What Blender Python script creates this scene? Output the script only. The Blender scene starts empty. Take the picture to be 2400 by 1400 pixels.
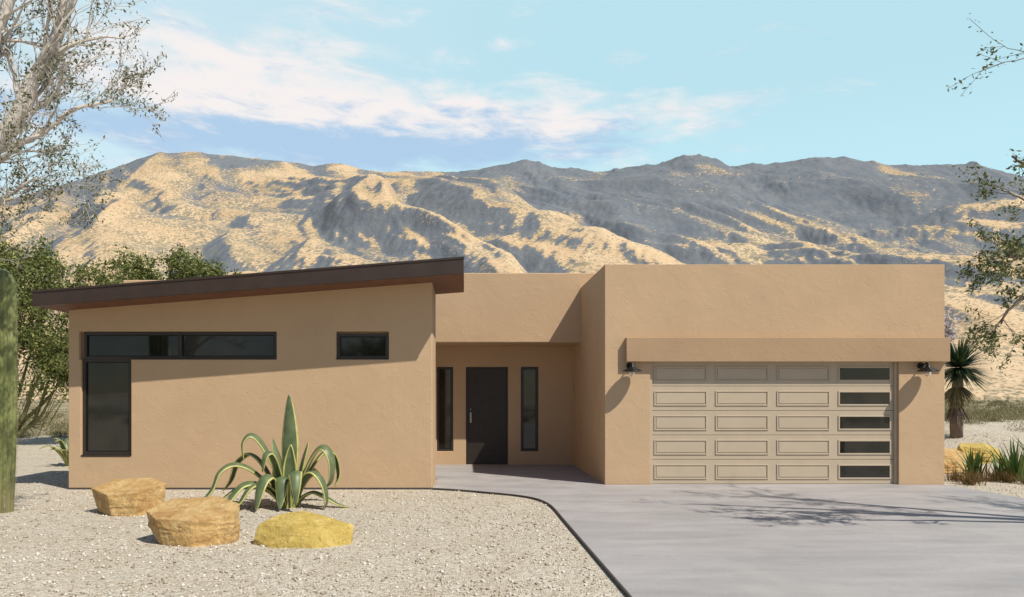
import bpy, bmesh, math, random
import numpy as np
from mathutils import Vector, Matrix
R = random.Random(7)
NR = np.random.RandomState(11)
EYE = 1.72
scene = bpy.context.scene
COL = scene.collection

# ------------------------------------------------------------------ node helpers
class NT:
    def __init__(s, tree): s.t = tree; s.n = tree.nodes; s.l = tree.links
    def node(s, typ, **kw):
        n = s.n.new(typ)
        for k, v in kw.items(): setattr(n, k, v)
        return n
    def put(s, sock, v):
        if hasattr(v, 'is_linked') or hasattr(v, 'links'): s.l.new(v, sock)
        else: sock.default_value = v
    def math(s, op, a, b=None, c=None, clamp=False):
        n = s.node('ShaderNodeMath', operation=op); n.use_clamp = clamp
        s.put(n.inputs[0], a)
        if b is not None: s.put(n.inputs[1], b)
        if c is not None: s.put(n.inputs[2], c)
        return n.outputs[0]
    def noise(s, vec, scale, detail=4, rough=.55, dist=0):
        n = s.node('ShaderNodeTexNoise')
        if vec is not None: s.l.new(vec, n.inputs['Vector'])
        n.inputs['Scale'].default_value = scale; n.inputs['Detail'].default_value = detail
        n.inputs['Roughness'].default_value = rough; n.inputs['Distortion'].default_value = dist
        return n.outputs['Fac']
    def voro(s, vec, scale, feature='F1', out='Distance', rnd=1.0):
        n = s.node('ShaderNodeTexVoronoi', feature=feature)
        s.l.new(vec, n.inputs['Vector']); n.inputs['Scale'].default_value = scale
        n.inputs['Randomness'].default_value = rnd
        return n.outputs[out]
    def ramp(s, fac, stops):
        n = s.node('ShaderNodeValToRGB'); s.l.new(fac, n.inputs[0])
        e = n.color_ramp.elements
        while len(e) < len(stops): e.new(.5)
        for i, (p, c) in enumerate(stops):
            e[i].position = p
            e[i].color = (c, c, c, 1) if isinstance(c, (int, float)) else (*c, 1)
        return n.outputs[0]
    def mix(s, fac, a, b, blend='MIX'):
        n = s.node('ShaderNodeMix', data_type='RGBA', blend_type=blend)
        s.put(n.inputs[0], fac)
        s.put(n.inputs[6], a if not isinstance(a, tuple) else (*a, 1))
        s.put(n.inputs[7], b if not isinstance(b, tuple) else (*b, 1))
        return n.outputs[2]
    def smooth(s, v, lo, hi, a=0., b=1.):
        n = s.node('ShaderNodeMapRange', interpolation_type='SMOOTHSTEP')
        s.put(n.inputs[0], v)
        for i, x in enumerate((lo, hi, a, b)): n.inputs[i+1].default_value = x
        return n.outputs[0]
    def vmul(s, vec, v):
        n = s.node('ShaderNodeVectorMath', operation='MULTIPLY')
        s.l.new(vec, n.inputs[0]); n.inputs[1].default_value = v
        return n.outputs[0]

def new_mat(name):
    m = bpy.data.materials.new(name); m.use_nodes = True
    nt = NT(m.node_tree); b = m.node_tree.nodes['Principled BSDF']
    return m, nt, b
def bump(nt, b, h, strength, dist):
    n = nt.node('ShaderNodeBump'); n.inputs['Strength'].default_value = strength
    n.inputs['Distance'].default_value = dist
    nt.l.new(h, n.inputs['Height']); nt.l.new(n.outputs[0], b.inputs['Normal'])
def wpos(nt): return nt.node('ShaderNodeNewGeometry').outputs['Position']

def simple(name, col, rough=.6, var=.15, scale=8, metal=0, bmp=0, bscale=60):
    m, nt, b = new_mat(name); p = wpos(nt)
    f = nt.noise(p, scale, 5)
    lo = tuple(c*(1-var) for c in col); hi = tuple(min(1, c*(1+var)) for c in col)
    nt.l.new(nt.ramp(f, [(.3, lo), (.7, hi)]), b.inputs['Base Color'])
    b.inputs['Roughness'].default_value = rough; b.inputs['Metallic'].default_value = metal
    if bmp: bump(nt, b, nt.noise(p, bscale, 3), .5, bmp)
    return m

def stucco_mat(name, col):
    m, nt, b = new_mat(name); p = wpos(nt)
    f = nt.noise(p, .9, 6, .6); f2 = nt.noise(p, 14, 4, .6)
    c = nt.ramp(f, [(.25, tuple(x*.93 for x in col)), (.75, tuple(x*1.05 for x in col))])
    c = nt.mix(nt.math('MULTIPLY', f2, .16), c, tuple(x*.75 for x in col))
    st = nt.noise(nt.vmul(p, (5, 5, .35)), 1, 5, .6)
    c = nt.mix(nt.smooth(st, .58, .8, 0, .10), c, tuple(x*.7 for x in col))
    sp = nt.node('ShaderNodeSeparateXYZ'); nt.l.new(p, sp.inputs[0])
    dirt = nt.math('MULTIPLY', nt.smooth(nt.math('ADD', sp.outputs[2], nt.math('MULTIPLY', f2, .2)), .05, .4, 1, 0), .22)
    c = nt.mix(dirt, c, (.36, .29, .2))
    nt.l.new(c, b.inputs['Base Color']); b.inputs['Roughness'].default_value = .92
    b.inputs['Specular IOR Level'].default_value = .2
    tr = nt.smooth(nt.noise(nt.vmul(p, (1, 1, 1.3)), 7, 2, .5, 1.5), .60, .70)
    h = nt.math('ADD', nt.math('MULTIPLY', nt.noise(p, 3.5, 3, .5, .6), 1.6), nt.math('ADD', nt.math('MULTIPLY', tr, .35), nt.math('MULTIPLY', nt.noise(p, 120, 2), .22)))
    bump(nt, b, h, .5, .010)
    return m
STUCCO = stucco_mat('stucco_tan', (.535, .38, .242))
TRIM = stucco_mat('stucco_trim', (.43, .295, .182))
BROWN = simple('fascia_bronze', (.040, .024, .018), .45, .2, 3)
SOFFIT = simple('soffit_wood', (.15, .062, .034), .6, .25, 6)
FRAME = simple('window_bronze', (.035, .026, .02), .4, .1, 5)
DOORM = simple('entry_door_paint', (.024, .016, .012), .5, .25, 9, bmp=.002, bscale=30)
GDOOR = simple('garage_door_paint', (.49, .405, .30), .5, .04, 3, bmp=.0006, bscale=90)
METAL = simple('black_metal', (.02, .02, .02), .4, .1, 5, metal=.6)
STEEL = simple('door_handle_steel', (.35, .34, .33), .3, .1, 5, metal=.9)
EDGE = simple('edging_steel', (.06, .05, .045), .7, .3, 20)
BACK = simple('dark_interior', (.01, .01, .01), .9)
m, nt, b = new_mat('window_glass'); GLASS = m; p = wpos(nt)
nt.l.new(nt.ramp(nt.noise(p, 1.2, 2), [(.35, (.006, .008, .008)), (.7, (.030, .028, .022))]), b.inputs['Base Color'])
b.inputs['Roughness'].default_value = .04; b.inputs['IOR'].default_value = 1.55
bump(nt, b, nt.noise(p, 1.3, 1), .25, .01)
m, nt, b = new_mat('lantern_glass'); LGLASS = m
b.inputs['Base Color'].default_value = (.8, .8, .78, 1); b.inputs['Roughness'].default_value = .1
b.inputs['Transmission Weight'].default_value = .9

# ------------------------------------------------------------------ mesh helpers
def link(o, parent=None):
    COL.objects.link(o)
    if parent: o.parent = parent
    return o
def empty(name, loc=(0, 0, 0)):
    o = bpy.data.objects.new(name, None); o.empty_display_size = .3; COL.objects.link(o); return o
def mesh_py(name, V, F, mats, parent=None, smooth=False, mi=None):
    me = bpy.data.meshes.new(name); me.from_pydata([tuple(v) for v in V], [], F)
    for mt in (mats if isinstance(mats, (list, tuple)) else [mats]): me.materials.append(mt)
    if mi: me.polygons.foreach_set('material_index', mi)
    if smooth: me.polygons.foreach_set('use_smooth', [True]*len(me.polygons))
    me.update()
    return link(bpy.data.objects.new(name, me), parent)
def mesh_np(name, V, F, mat, parent=None, smooth=False):
    me = bpy.data.meshes.new(name); n, k = F.shape
    me.vertices.add(len(V)); me.vertices.foreach_set('co', V.astype(np.float32).ravel())
    me.loops.add(n*k); me.loops.foreach_set('vertex_index', F.astype(np.int32).ravel())
    me.polygons.add(n); me.polygons.foreach_set('loop_start', np.arange(0, n*k, k, dtype=np.int32))
    me.polygons.foreach_set('loop_total', np.full(n, k, dtype=np.int32))
    if smooth: me.polygons.foreach_set('use_smooth', np.ones(n, dtype=bool))
    me.materials.append(mat); me.update(calc_edges=True); me.validate()
    return link(bpy.data.objects.new(name, me), parent)
def bevel(o, w, seg=2):
    md = o.modifiers.new('bevel', 'BEVEL'); md.width = w; md.segments = seg; md.limit_method = 'ANGLE'; md.angle_limit = math.radians(40)
    return o
def boxes(name, L, mat, parent=None, bv=0):
    V = []; F = []
    for (x0, x1, y0, y1, z0, z1) in L:
        i = len(V)
        V += [(x0,y0,z0),(x1,y0,z0),(x1,y1,z0),(x0,y1,z0),(x0,y0,z1),(x1,y0,z1),(x1,y1,z1),(x0,y1,z1)]
        F += [(i,i+3,i+2,i+1),(i+4,i+5,i+6,i+7),(i,i+1,i+5,i+4),(i+1,i+2,i+6,i+5),(i+2,i+3,i+7,i+6),(i+3,i,i+4,i+7)]
    o = mesh_py(name, V, F, mat, parent)
    if bv: bevel(o, bv)
    return o

def block(name, xs, zs, holes, y0, y1, hd, mat, parent, topf=None, bv=.015):
    """solid block whose front face (y0) has recessed openings hd deep"""
    xs = sorted(set(xs + [h[0] for h in holes] + [h[1] for h in holes]))
    zs = sorted(set(zs + [h[2] for h in holes] + [h[3] for h in holes]))
    idx = {}; V = []; F = []
    top = zs[-1]
    def v(x, y, z):
        k = (round(x, 4), round(y, 4), round(z, 4))
        if k not in idx:
            idx[k] = len(V); V.append((x, y, topf(x) if (topf and z == top) else z))
        return idx[k]
    nx, nz = len(xs)-1, len(zs)-1
    def H(i, j):
        cx, cz = (xs[i]+xs[i+1])/2, (zs[j]+zs[j+1])/2
        return any(h[0] < cx < h[1] and h[2] < cz < h[3] for h in holes)
    for i in range(nx):
        for j in range(nz):
            xa, xb, za, zb = xs[i], xs[i+1], zs[j], zs[j+1]
            y = y0+hd if H(i, j) else y0
            F.append((v(xa,y,za), v(xb,y,za), v(xb,y,zb), v(xa,y,zb)))
            F.append((v(xb,y1,za), v(xa,y1,za), v(xa,y1,zb), v(xb,y1,zb)))
            if i == 0: F.append((v(xa,y1,za), v(xa,y,za), v(xa,y,zb), v(xa,y1,zb)))
            if i == nx-1: F.append((v(xb,y,za), v(xb,y1,za), v(xb,y1,zb), v(xb,y,zb)))
            if j == 0: F.append((v(xa,y1,za), v(xb,y1,za), v(xb,y,za), v(xa,y,za)))
            if j == nz-1: F.append((v(xa,y,zb), v(xb,y,zb), v(xb,y1,zb), v(xa,y1,zb)))
            if i < nx-1 and H(i, j) != H(i+1, j):
                q = (v(xb,y0,za), v(xb,y0+hd,za), v(xb,y0+hd,zb), v(xb,y0,zb))
                F.append(q if not H(i, j) else q[::-1])
            if j < nz-1 and H(i, j) != H(i, j+1):
                q = (v(xa,y0,zb), v(xb,y0,zb), v(xb,y0+hd,zb), v(xa,y0+hd,zb))
                F.append(q if not H(i, j) else q[::-1])
    o = mesh_py(name, V, F, mat, parent)
    if bv: bevel(o, bv)
    return o

# ------------------------------------------------------------------ house
house = empty('stucco_house')
WX0, WX1, WY = -7.503, -.636, 13.47
RX0, RX1, RY = -7.70, -.038, 12.67
soff = lambda x: 3.416 + .0763*(x+7.058)
block('wing_walls', [WX0, WX1], [-.02, 3.0, 3.3], [(-7.302, -3.575, 2.461, 2.984), (-7.262, -6.32, .625, 2.461), (-2.447, -1.457, 2.461, 2.984)],
      WY, 15.0, .13, STUCCO, house, topf=lambda x: soff(x)+.08)
boxes('wing_foundation_strip', [(WX0+.01, WX1-.01, WY-.006, WY+.3, -.02, .035)], EDGE, house)
def slab(name, x0, x1, y0, y1, b0, b1, t0, t1, mat):
    V = [(x0,y0,b0),(x1,y0,b1),(x1,y1,b1),(x0,y1,b0),(x0,y0,t0),(x1,y0,t1),(x1,y1,t1),(x0,y1,t0)]
    F = [(0,3,2,1),(4,5,6,7),(0,1,5,4),(1,2,6,5),(2,3,7,6),(3,0,4,7)]
    return bevel(mesh_py(name, V, F, mat, house), .006)
top = lambda x: 3.628 + .0791*(x-RX0)
slab('roof_fascia', RX0, RX1, RY, RY+.05, soff(RX0)-.012, soff(RX1)-.012, top(RX0), top(RX1), BROWN)
slab('roof_soffit', RX0+.004, RX1-.004, RY+.05, 15.02, soff(RX0), soff(RX1), soff(RX0)+.06, soff(RX1)+.06, SOFFIT)
slab('roof_deck', RX0+.001, RX1-.001, RY+.05, 15.03, soff(RX0)+.06, soff(RX1)+.06, top(RX0)-.004, top(RX1)-.004, BROWN)
slab('roof_drip_edge', RX0-.012, RX1+.012, RY-.014, RY-.001, top(RX0)-.035, top(RX1)-.035, top(RX0)+.006, top(RX1)+.006, BROWN)
boxes('rear_wing', [(-7.45, -1.6, 15.04, 17.88, -.02, 3.25)], STUCCO, house, .015)
boxes('rear_block', [(-8.6, -1.2, 17.9, 26, -.02, 4.69)], STUCCO, house, .02)
boxes('porch_parapet', [(-1.8, 9.0, 16.94, 18.2, 3.046, 4.697)], STUCCO, house, .02)
block('entry_wall', [-1.598, 2.8], [-.02, 3.1], [(-.74, -.326, .371, 2.525), (0, 1.077, -.02+.05, 2.525), (1.403, 1.849, .371, 2.525)],
      18.2, 18.9, .10, STUCCO, house, bv=.012)
GX0, GX1, GY = 2.728, 9.389, 14.0
block('garage_walls', [GX0, GX1], [-.02, 4.348], [(3.615, 8.493, -.01, 2.46)], GY, 21.5, .22, STUCCO, house, bv=.02)
boxes('garage_header', [(3.121, 9.413, 13.87, 14.02, 2.432, 2.904)], TRIM, house, .008)
boxes('garage_foundation_strip', [(GX0+.01, 3.61, GY-.004, GY+.1, 0, .045), (8.50, GX1-.01, GY-.004, GY+.1, 0, .045)], TRIM, house)
def framed(name, x0, x1, z0, z1, y, w=.05, mull=()):
    L = [(x0, x0+w, y, y+.07, z0, z1), (x1-w, x1, y, y+.07, z0, z1), (x0+w, x1-w, y+.001, y+.069, z0, z0+w), (x0+w, x1-w, y+.001, y+.069, z1-w, z1)]
    for mx in mull: L.append((mx-w*.5, mx+w*.5, y+.002, y+.068, z0+w, z1-w))
    boxes(name+'_frame', L, FRAME, house, .003)
    s = .018; xs = [x0+w]+[q for mx in mull for q in (mx-w*.5, mx+w*.5)]+[x1-w]; S = []
    for k in range(0, len(xs), 2):
        a, c = xs[k], xs[k+1]; za, zb = z0+w, z1-w
        S += [(a, a+s, y+.02, y+.06, za, zb), (c-s, c, y+.02, y+.06, za, zb), (a+s, c-s, y+.021, y+.059, za, za+s), (a+s, c-s, y+.021, y+.059, zb-s, zb)]
    boxes(name+'_sash', S, METAL, house)
    boxes(name+'_glass', [(x0+.01, x1-.01, y+.045, y+.055, z0+.01, z1-.01)], GLASS, house)
framed('clerestory_window', -7.235, -3.58, 2.463, 2.975, WY+.05, mull=(-5.41,))
framed('picture_window', -7.255, -6.325, .655, 2.461, WY+.05)
framed('small_window', -2.44, -1.464, 2.466, 2.945, WY+.05)
boxes('window_sills', [(-7.26, -6.322, WY-.012, WY+.06, .627, .653), (-6.318, -3.577, WY-.012, WY+.05, 2.452, 2.4625), (-2.445, -1.459, WY-.012, WY+.06, 2.452, 2.4655)], FRAME, house)
framed('left_sidelight', -.735, -.33, .376, 2.52, 18.22, w=.045)
framed('right_sidelight', 1.408, 1.844, .376, 2.52, 18.22, w=.045)
boxes('entry_door_frame', [(0.003, .04, 18.215, 18.29, .03, 2.522), (1.037, 1.074, 18.215, 18.29, .03, 2.522), (.04, 1.037, 18.216, 18.289, 2.485, 2.522)], FRAME, house, .003)
boxes('entry_door_leaf', [(.043, 1.034, 18.245, 18.288, .04, 2.482)], DOORM, house, .003)
boxes('entry_door_handle', [(.10, .145, 18.235, 18.246, 1.10, 1.36), (.112, .133, 18.19, 18.236, 1.16, 1.18), (.112, .133, 18.19, 18.236, 1.29, 1.31), (.114, .131, 18.18, 18.195, 1.13, 1.34), (.11,.135,18.225,18.236,1.42,1.45)], STEEL, house, .003)
gx0, gx1, gz1 = 3.63, 8.478, 2.445
dy = 14.10
rows, cols = 5, 4
hh = (gz1-.03)/rows; cw = (gx1-gx0)/cols
slabs = []; rings = []; inner = []; gl = []; gf = []
for r in range(rows):
    z0 = .03 + r*hh; z1 = z0+hh
    slabs.append((gx0, gx1, dy, dy+.05, z0+.004, z1-.004))
    for c in range(cols):
        a = gx0+c*cw+.085; e = gx0+(c+1)*cw-.085; za = z0+.095; zb = z1-.095
        w = .022 if c < 3 else .03; pr = .016
        tgt = rings if c < 3 else gf
        tgt += [(a, a+w, dy-pr, dy+.003, za, zb), (e-w, e, dy-pr, dy+.003, za, zb), (a+w, e-w, dy-pr+.0005, dy+.003, za, za+w), (a+w, e-w, dy-pr+.0005, dy+.003, zb-w, zb)]
        if c < 3: inner.append((a+w+.022, e-w-.022, dy-.010, dy+.003, za+w+.022, zb-w-.022))
        else: gl.append((a+w, e-w, dy-.005, dy+.003, za+w, zb-w))
boxes('garage_door_sections', slabs, GDOOR, house, .003)
boxes('garage_door_panel_moulding', rings, GDOOR, house, .004)
boxes('garage_door_raised_panels', inner, GDOOR, house, .004)
boxes('garage_door_window_frames', gf, GDOOR, house, .004)
boxes('garage_door_glass', gl, GLASS, house)
boxes('garage_door_backing', [(gx0, gx1, dy+.052, dy+.06, .03, gz1)], BACK, house)
boxes('garage_door_seal', [(gx0, gx1, dy+.004, dy+.04, .012, .033)], METAL, house)
boxes('garage_door_jambs', [(3.617, 3.665, GY+.055, dy-.005, .03, 2.44), (8.443, 8.491, GY+.055, dy-.005, .03, 2.44)], GDOOR, house, .003)

def lathe(V, F, prof, c, n=20):
    b0 = len(V)
    for (r, z) in prof:
        for k in range(n):
            a = 2*math.pi*k/n; V.append((c[0]+r*math.cos(a), c[1]+r*math.sin(a), c[2]+z))
    for j in range(len(prof)-1):
        for k in range(n):
            a = b0+j*n+k; d = b0+j*n+(k+1) % n; F.append((a, d, d+n, a+n))
def add_tube(V, F, pts, rad, n=6, cap=True):
    b0 = len(V); pts = [Vector(p) for p in pts]; up = Vector((.13, .31, .94))
    for i, p in enumerate(pts):
        t = (pts[min(i+1, len(pts)-1)]-pts[max(i-1, 0)]).normalized()
        s = t.cross(up)
        if s.length < 1e-3: s = t.cross(Vector((1, 0, 0)))
        s.normalize(); u = s.cross(t)
        for k in range(n):
            a = 2*math.pi*k/n; V.append(p + (s*math.cos(a)+u*math.sin(a))*rad[i])
    for i in range(len(pts)-1):
        for k in range(n):
            a = b0+i*n+k; d = b0+i*n+(k+1) % n; F.append((a, d, d+n, a+n))
    if cap: F.append(tuple(range(b0+n-1, b0-1, -1))); e = len(V)-n; F.append(tuple(range(e, e+n)))
def lantern(x):
    E = empty('wall_lantern')
    V = []; F = []
    yc = 13.76
    lathe(V, F, [(.001, .13), (.022, .13), (.03, .10), (.04, .085), (.05, .05), (.19, -.02), (.195, -.03), (.187, -.03), (.04, .03)], (x, yc, 2.27), 28)
    mesh_py('shade', V, F, METAL, E, True)
    V = []; F = []; lathe(V, F, [(.038, .03), (.05, -.02), (.052, -.09), (.04, -.125), (.001, -.135)], (x, yc, 2.27), 18)
    mesh_py('glass_jar', V, F, LGLASS, E, True)
    V = []; F = []
    add_tube(V, F, [(x, 13.99, 2.36), (x, 13.90, 2.37), (x, 13.82, 2.40), (x, yc, 2.415), (x, yc, 2.37)], [.014]*5, 8)
    lathe(V, F, [(.001, .05), (.03, .04), (.03, -.02), (.02, -.04)], (x, yc, 2.36), 14)
    mesh_py('arm', V, F, METAL, E, True)
    V = []; F = []
    add_tube(V, F, [(x, 14.0, 2.36), (x, 13.975, 2.36), (x, 13.97, 2.36)], [.06, .06, .045], 18)
    mesh_py('wall_plate', V, F, METAL, E)
lantern(3.205); lantern(8.91)

# ------------------------------------------------------------------ numpy noise
def make_perlin(seed):
    rs = np.random.RandomState(seed); perm = rs.permutation(256); perm = np.concatenate([perm, perm])
    ang = rs.rand(256)*2*np.pi; gx, gy = np.cos(ang), np.sin(ang)
    def f(x, y):
        xi = np.floor(x).astype(int); yi = np.floor(y).astype(int); xf = x-xi; yf = y-yi
        def g(ix, iy, dx, dy_):
            h = perm[(perm[ix & 255]+iy) & 255]; return gx[h]*dx+gy[h]*dy_
        u = xf**3*(xf*(xf*6-15)+10); v = yf**3*(yf*(yf*6-15)+10)
        a = g(xi, yi, xf, yf); b_ = g(xi+1, yi, xf-1, yf); c = g(xi, yi+1, xf, yf-1); d = g(xi+1, yi+1, xf-1, yf-1)
        return ((a*(1-u)+b_*u)*(1-v)+(c*(1-u)+d*u)*v)*1.5
    return f
P1, P2, P3, P4, P5 = [make_perlin(s) for s in (3, 14, 25, 36, 47)]
def sstep(a, b_, x):
    t = np.clip((x-a)/(b_-a), 0, 1); return t*t*(3-2*t)

# ------------------------------------------------------------------ ground
def gh(x, y):
    x = np.asarray(x, float); y = np.asarray(y, float)
    berm = .95*sstep(10.2, 15, x)*sstep(14.6, 23, y)*(1-.6*sstep(60, 300, y))
    lb = .25*sstep(9, 14, -x)*sstep(16, 40, y)
    und = (P1(x/9, y/9)*.22 + P2(x/3, y/3)*.05)*np.maximum(sstep(10.5, 16, np.abs(x)), sstep(27, 40, y))
    mic = (P2(x/.9, y/.9)*.012+P3(x/.3, y/.3)*.006)*sstep(13.3, 12.6, y)*sstep(1.3, 1.0, x)
    return berm+lb+und+mic
def axis(lo, hi, step, far_lo, far_hi):
    a = list(np.arange(lo, hi+1e-6, step)); s = step; v = hi
    while v < far_hi: s *= 1.22; v += s; a.append(v)
    s = step; v = lo; pre = []
    while v > far_lo: s *= 1.22; v -= s; pre.append(v)
    return np.array(pre[::-1]+a)
gxs = axis(-26, 30, .2, -9000, 9000); gys = axis(3, 45, .2, -4000, 9000)
X, Y = np.meshgrid(gxs, gys); Z = gh(X, Y)
def gridF(nx, ny):
    i = np.arange(nx-1)[None, :]+np.arange(ny-1)[:, None]*nx
    i = i.ravel(); return np.stack([i, i+1, i+1+nx, i+nx], 1)
m, nt, b = new_mat('gravel_ground'); GRAVEL = m; p = wpos(nt)
sp = nt.node('ShaderNodeSeparateXYZ'); nt.l.new(p, sp.inputs[0])
pb = nt.node('ShaderNodeTexVoronoi'); nt.l.new(p, pb.inputs['Vector']); pb.inputs['Scale'].default_value = 50
hs = nt.node('ShaderNodeSeparateColor'); nt.l.new(pb.outputs['Color'], hs.inputs[0])
c = nt.ramp(hs.outputs[0], [(0, (.28, .225, .165)), (.25, (.45, .395, .315)), (.6, (.57, .52, .43)), (.9, (.70, .66, .58))])
pb2 = nt.node('ShaderNodeTexVoronoi'); nt.l.new(p, pb2.inputs['Vector']); pb2.inputs['Scale'].default_value = 18
hs2 = nt.node('ShaderNodeSeparateColor'); nt.l.new(pb2.outputs['Color'], hs2.inputs[0])
c2 = nt.ramp(hs2.outputs[1], [(0, (.36, .30, .22)), (.4, (.52, .465, .38)), (1, (.64, .59, .51))])
c = nt.mix(.35, c, c2)
c = nt.mix(nt.smooth(nt.noise(p, 1.1, 6, .65), .42, .72, 0, .38), c, (.44, .36, .26))
far = nt.smooth(nt.math('ADD', sp.outputs[1], nt.math('MULTIPLY', nt.noise(p, .08, 4), 14)), 32, 50)
soil = nt.ramp(nt.noise(p, .25, 8, .65), [(.35, (.42, .33, .22)), (.6, (.54, .44, .31))])
veg = nt.smooth(nt.noise(p, .10, 8, .7), .40, .54, 0, .8)
soil = nt.mix(veg, soil, (.17, .155, .085))
c = nt.mix(far, c, soil)
nt.l.new(c, b.inputs['Base Color']); b.inputs['Roughness'].default_value = .95; b.inputs['Specular IOR Level'].default_value = .15
h = nt.math('ADD', nt.math('MULTIPLY', pb.outputs['Distance'], -1.0), nt.math('ADD', nt.math('MULTIPLY', pb2.outputs['Distance'], -.8), nt.math('MULTIPLY', nt.noise(p, 6, 5, .7), 1.2)))
bump(nt, b, h, .95, .016)
mesh_np('ground', np.stack([X.ravel(), Y.ravel(), Z.ravel()], 1), gridF(len(gxs), len(gys)), GRAVEL, None, True)

N = 34000
sy_ = 5.4 + (NR.rand(N)**1.35)*15; sx_ = -9.5+NR.rand(N)*11
sel = ~((sy_ > 13.2) & (sx_ > -7.7)) & (sx_ < 1.3) & ~((sy_ > 12.0) & (sx_ > .5))
sx2 = 9.6+NR.rand(4000)*5; sy2 = 11+NR.rand(4000)*9
sx_ = np.concatenate([sx_[sel], sx2]); sy_ = np.concatenate([sy_[sel], sy2]); N = len(sx_)
sz = .005+.018*NR.rand(N)**3
oct_ = np.array([(1,0,0),(-1,0,0),(0,1,0),(0,-1,0),(0,0,1),(0,0,-1)], float)
of = np.array([(0,2,4),(2,1,4),(1,3,4),(3,0,4),(2,0,5),(1,2,5),(3,1,5),(0,3,5)])
VV = oct_[None]*(1+.5*(NR.rand(N, 6, 1)-.5))*sz[:, None, None]*np.array([1.2, 1, .75])
VV += (NR.rand(N, 6, 3)-.5)*sz[:, None, None]*.6
a = NR.rand(N)*6.28; ca, sa = np.cos(a)[:, None], np.sin(a)[:, None]
vx = VV[..., 0]*ca-VV[..., 1]*sa; vy = VV[..., 0]*sa+VV[..., 1]*ca
VV = np.stack([vx+sx_[:, None], vy+sy_[:, None], VV[..., 2]+(gh(sx_, sy_)+sz*.3)[:, None]], -1)
m, nt, b = new_mat('gravel_stones'); g = nt.node('ShaderNodeNewGeometry')
nt.l.new(nt.ramp(g.outputs['Random Per Island'], [(0, (.24, .17, .12)), (.22, (.44, .37, .29)), (.7, (.58, .53, .45)), (1, (.74, .71, .65))]), b.inputs['Base Color'])
b.inputs['Roughness'].default_value = .9
mesh_np('gravel', VV.reshape(-1, 3), (of[None]+np.arange(N)[:, None, None]*6).reshape(-1, 3), m)

m, nt, b = new_mat('concrete'); p = wpos(nt); CONC = m
c = nt.ramp(nt.noise(nt.vmul(p, (.5, 2.2, 1)), .9, 7, .62, .4), [(.3, (.29, .28, .285)), (.7, (.42, .40, .405))])
c = nt.mix(nt.smooth(nt.noise(p, 22, 5, .7), .45, .75, 0, .35), c, (.26, .245, .245))
c = nt.mix(nt.smooth(nt.noise(p, .5, 3, .6), .5, .75, 0, .35), c, (.48, .455, .435))
nt.l.new(c, b.inputs['Base Color'])
nt.l.new(nt.smooth(nt.noise(p, 2, 5), .3, .7, .5, .8), b.inputs['Roughness'])
b.inputs['Specular IOR Level'].default_value = .35
bump(nt, b, nt.math('ADD', nt.noise(nt.vmul(p, (1, 5, 1)), 30, 4, .7), nt.noise(p, 4, 3)), .45, .006)
edge = [(1.42, -9), (1.414, 6.17), (1.39, 8.44), (1.375, 10.06), (1.366, 11.0), (1.33, 11.5), (1.24, 11.93), (1.09, 12.25), (.86, 12.52), (.55, 12.76), (.06, 13.1), (-.3, 13.3), (-.63, 13.44)]
def catmull(P, k=6):
    out = []
    for i in range(len(P)-1):
        p0, p1, p2, p3 = [Vector(P[j]) for j in (max(i-1, 0), i, i+1, min(i+2, len(P)-1))]
        for q in range(k):
            t = q/k
            out.append(.5*((2*p1)+(p2-p0)*t+(2*p0-5*p1+4*p2-p3)*t*t+(3*p1-p0-3*p2+p3)*t**3))
    out.append(Vector(P[-1])); return out
ec = catmull([(e[0], e[1]) for e in edge[1:]], 5); ec = [Vector((1.42, -9))]+ec
poly = [(q.x, q.y) for q in ec] + [(-.60, 13.5), (-.60, 15.1), (-1.7, 15.1), (-1.7, 18.3), (2.8, 18.3), (2.8, 14.25), (9.3, 14.25), (9.3, 14.02), (9.45, 14.0), (9.5, -9)]
bm = bmesh.new(); vs = [bm.verts.new((x, y, .028)) for x, y in poly]; f = bm.faces.new(vs)
if f.normal.z < 0: f.normal_flip()
r_ = bmesh.ops.extrude_face_region(bm, geom=[f])
for v_ in [g_ for g_ in r_['geom'] if isinstance(g_, bmesh.types.BMVert)]: v_.co.z = -.08
bmesh.ops.recalc_face_normals(bm, faces=bm.faces)
bmesh.ops.triangulate(bm, faces=[f_ for f_ in bm.faces if len(f_.verts) > 4])
me = bpy.data.meshes.new('driveway'); bm.to_mesh(me); me.materials.append(CONC); link(bpy.data.objects.new('driveway', me))
V = []; F = []
pts = ec
for i, q in enumerate(pts):
    t = (pts[min(i+1, len(pts)-1)]-pts[max(i-1, 0)]).normalized(); n = Vector((-t.y, t.x))
    a_ = q+n*.002; d_ = q+n*.022
    V += [(a_.x, a_.y, -.05), (a_.x, a_.y, .036), (d_.x, d_.y, .036), (d_.x, d_.y, -.05)]
for i in range(len(pts)-1):
    k = i*4
    for j in range(3): F.append((k+j, k+j+1, k+j+5, k+j+4))
mesh_py('metal_edging', V, F, EDGE)

# ------------------------------------------------------------------ mountains
RY0 = 3000.
prof_px = [(-900, 560), (-500, 540), (-200, 500), (0, 470), (120, 440), (230, 405), (330, 372), (375, 357), (460, 357), (540, 365), (620, 377), (720, 388), (800, 387), (850, 402), (900, 410),
  (1000, 405), (1120, 400), (1180, 385), (1230, 374), (1265, 380), (1300, 395), (1400, 406), (1500, 390), (1560, 380), (1600, 368), (1640, 366), (1680, 378), (1710, 390), (1760, 382), (1800, 385), (1870, 376), (1910, 369), (1980, 369),
  (2030, 380), (2080, 388), (2200, 386), (2280, 384), (2320, 398), (2400, 415), (2600, 440), (3000, 470), (3600, 520)]
rx = np.array([(q[0]-1092)*RY0/1673 for q in prof_px]); rz = np.array([(934-q[1])*RY0/1673 for q in prof_px])
na, ny = 1250, 460
A_ = np.linspace(-1.0, 1.15, na); tt = np.linspace(0, 1, ny); Yl = 620+ (3900-620)*tt**1.1
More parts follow.
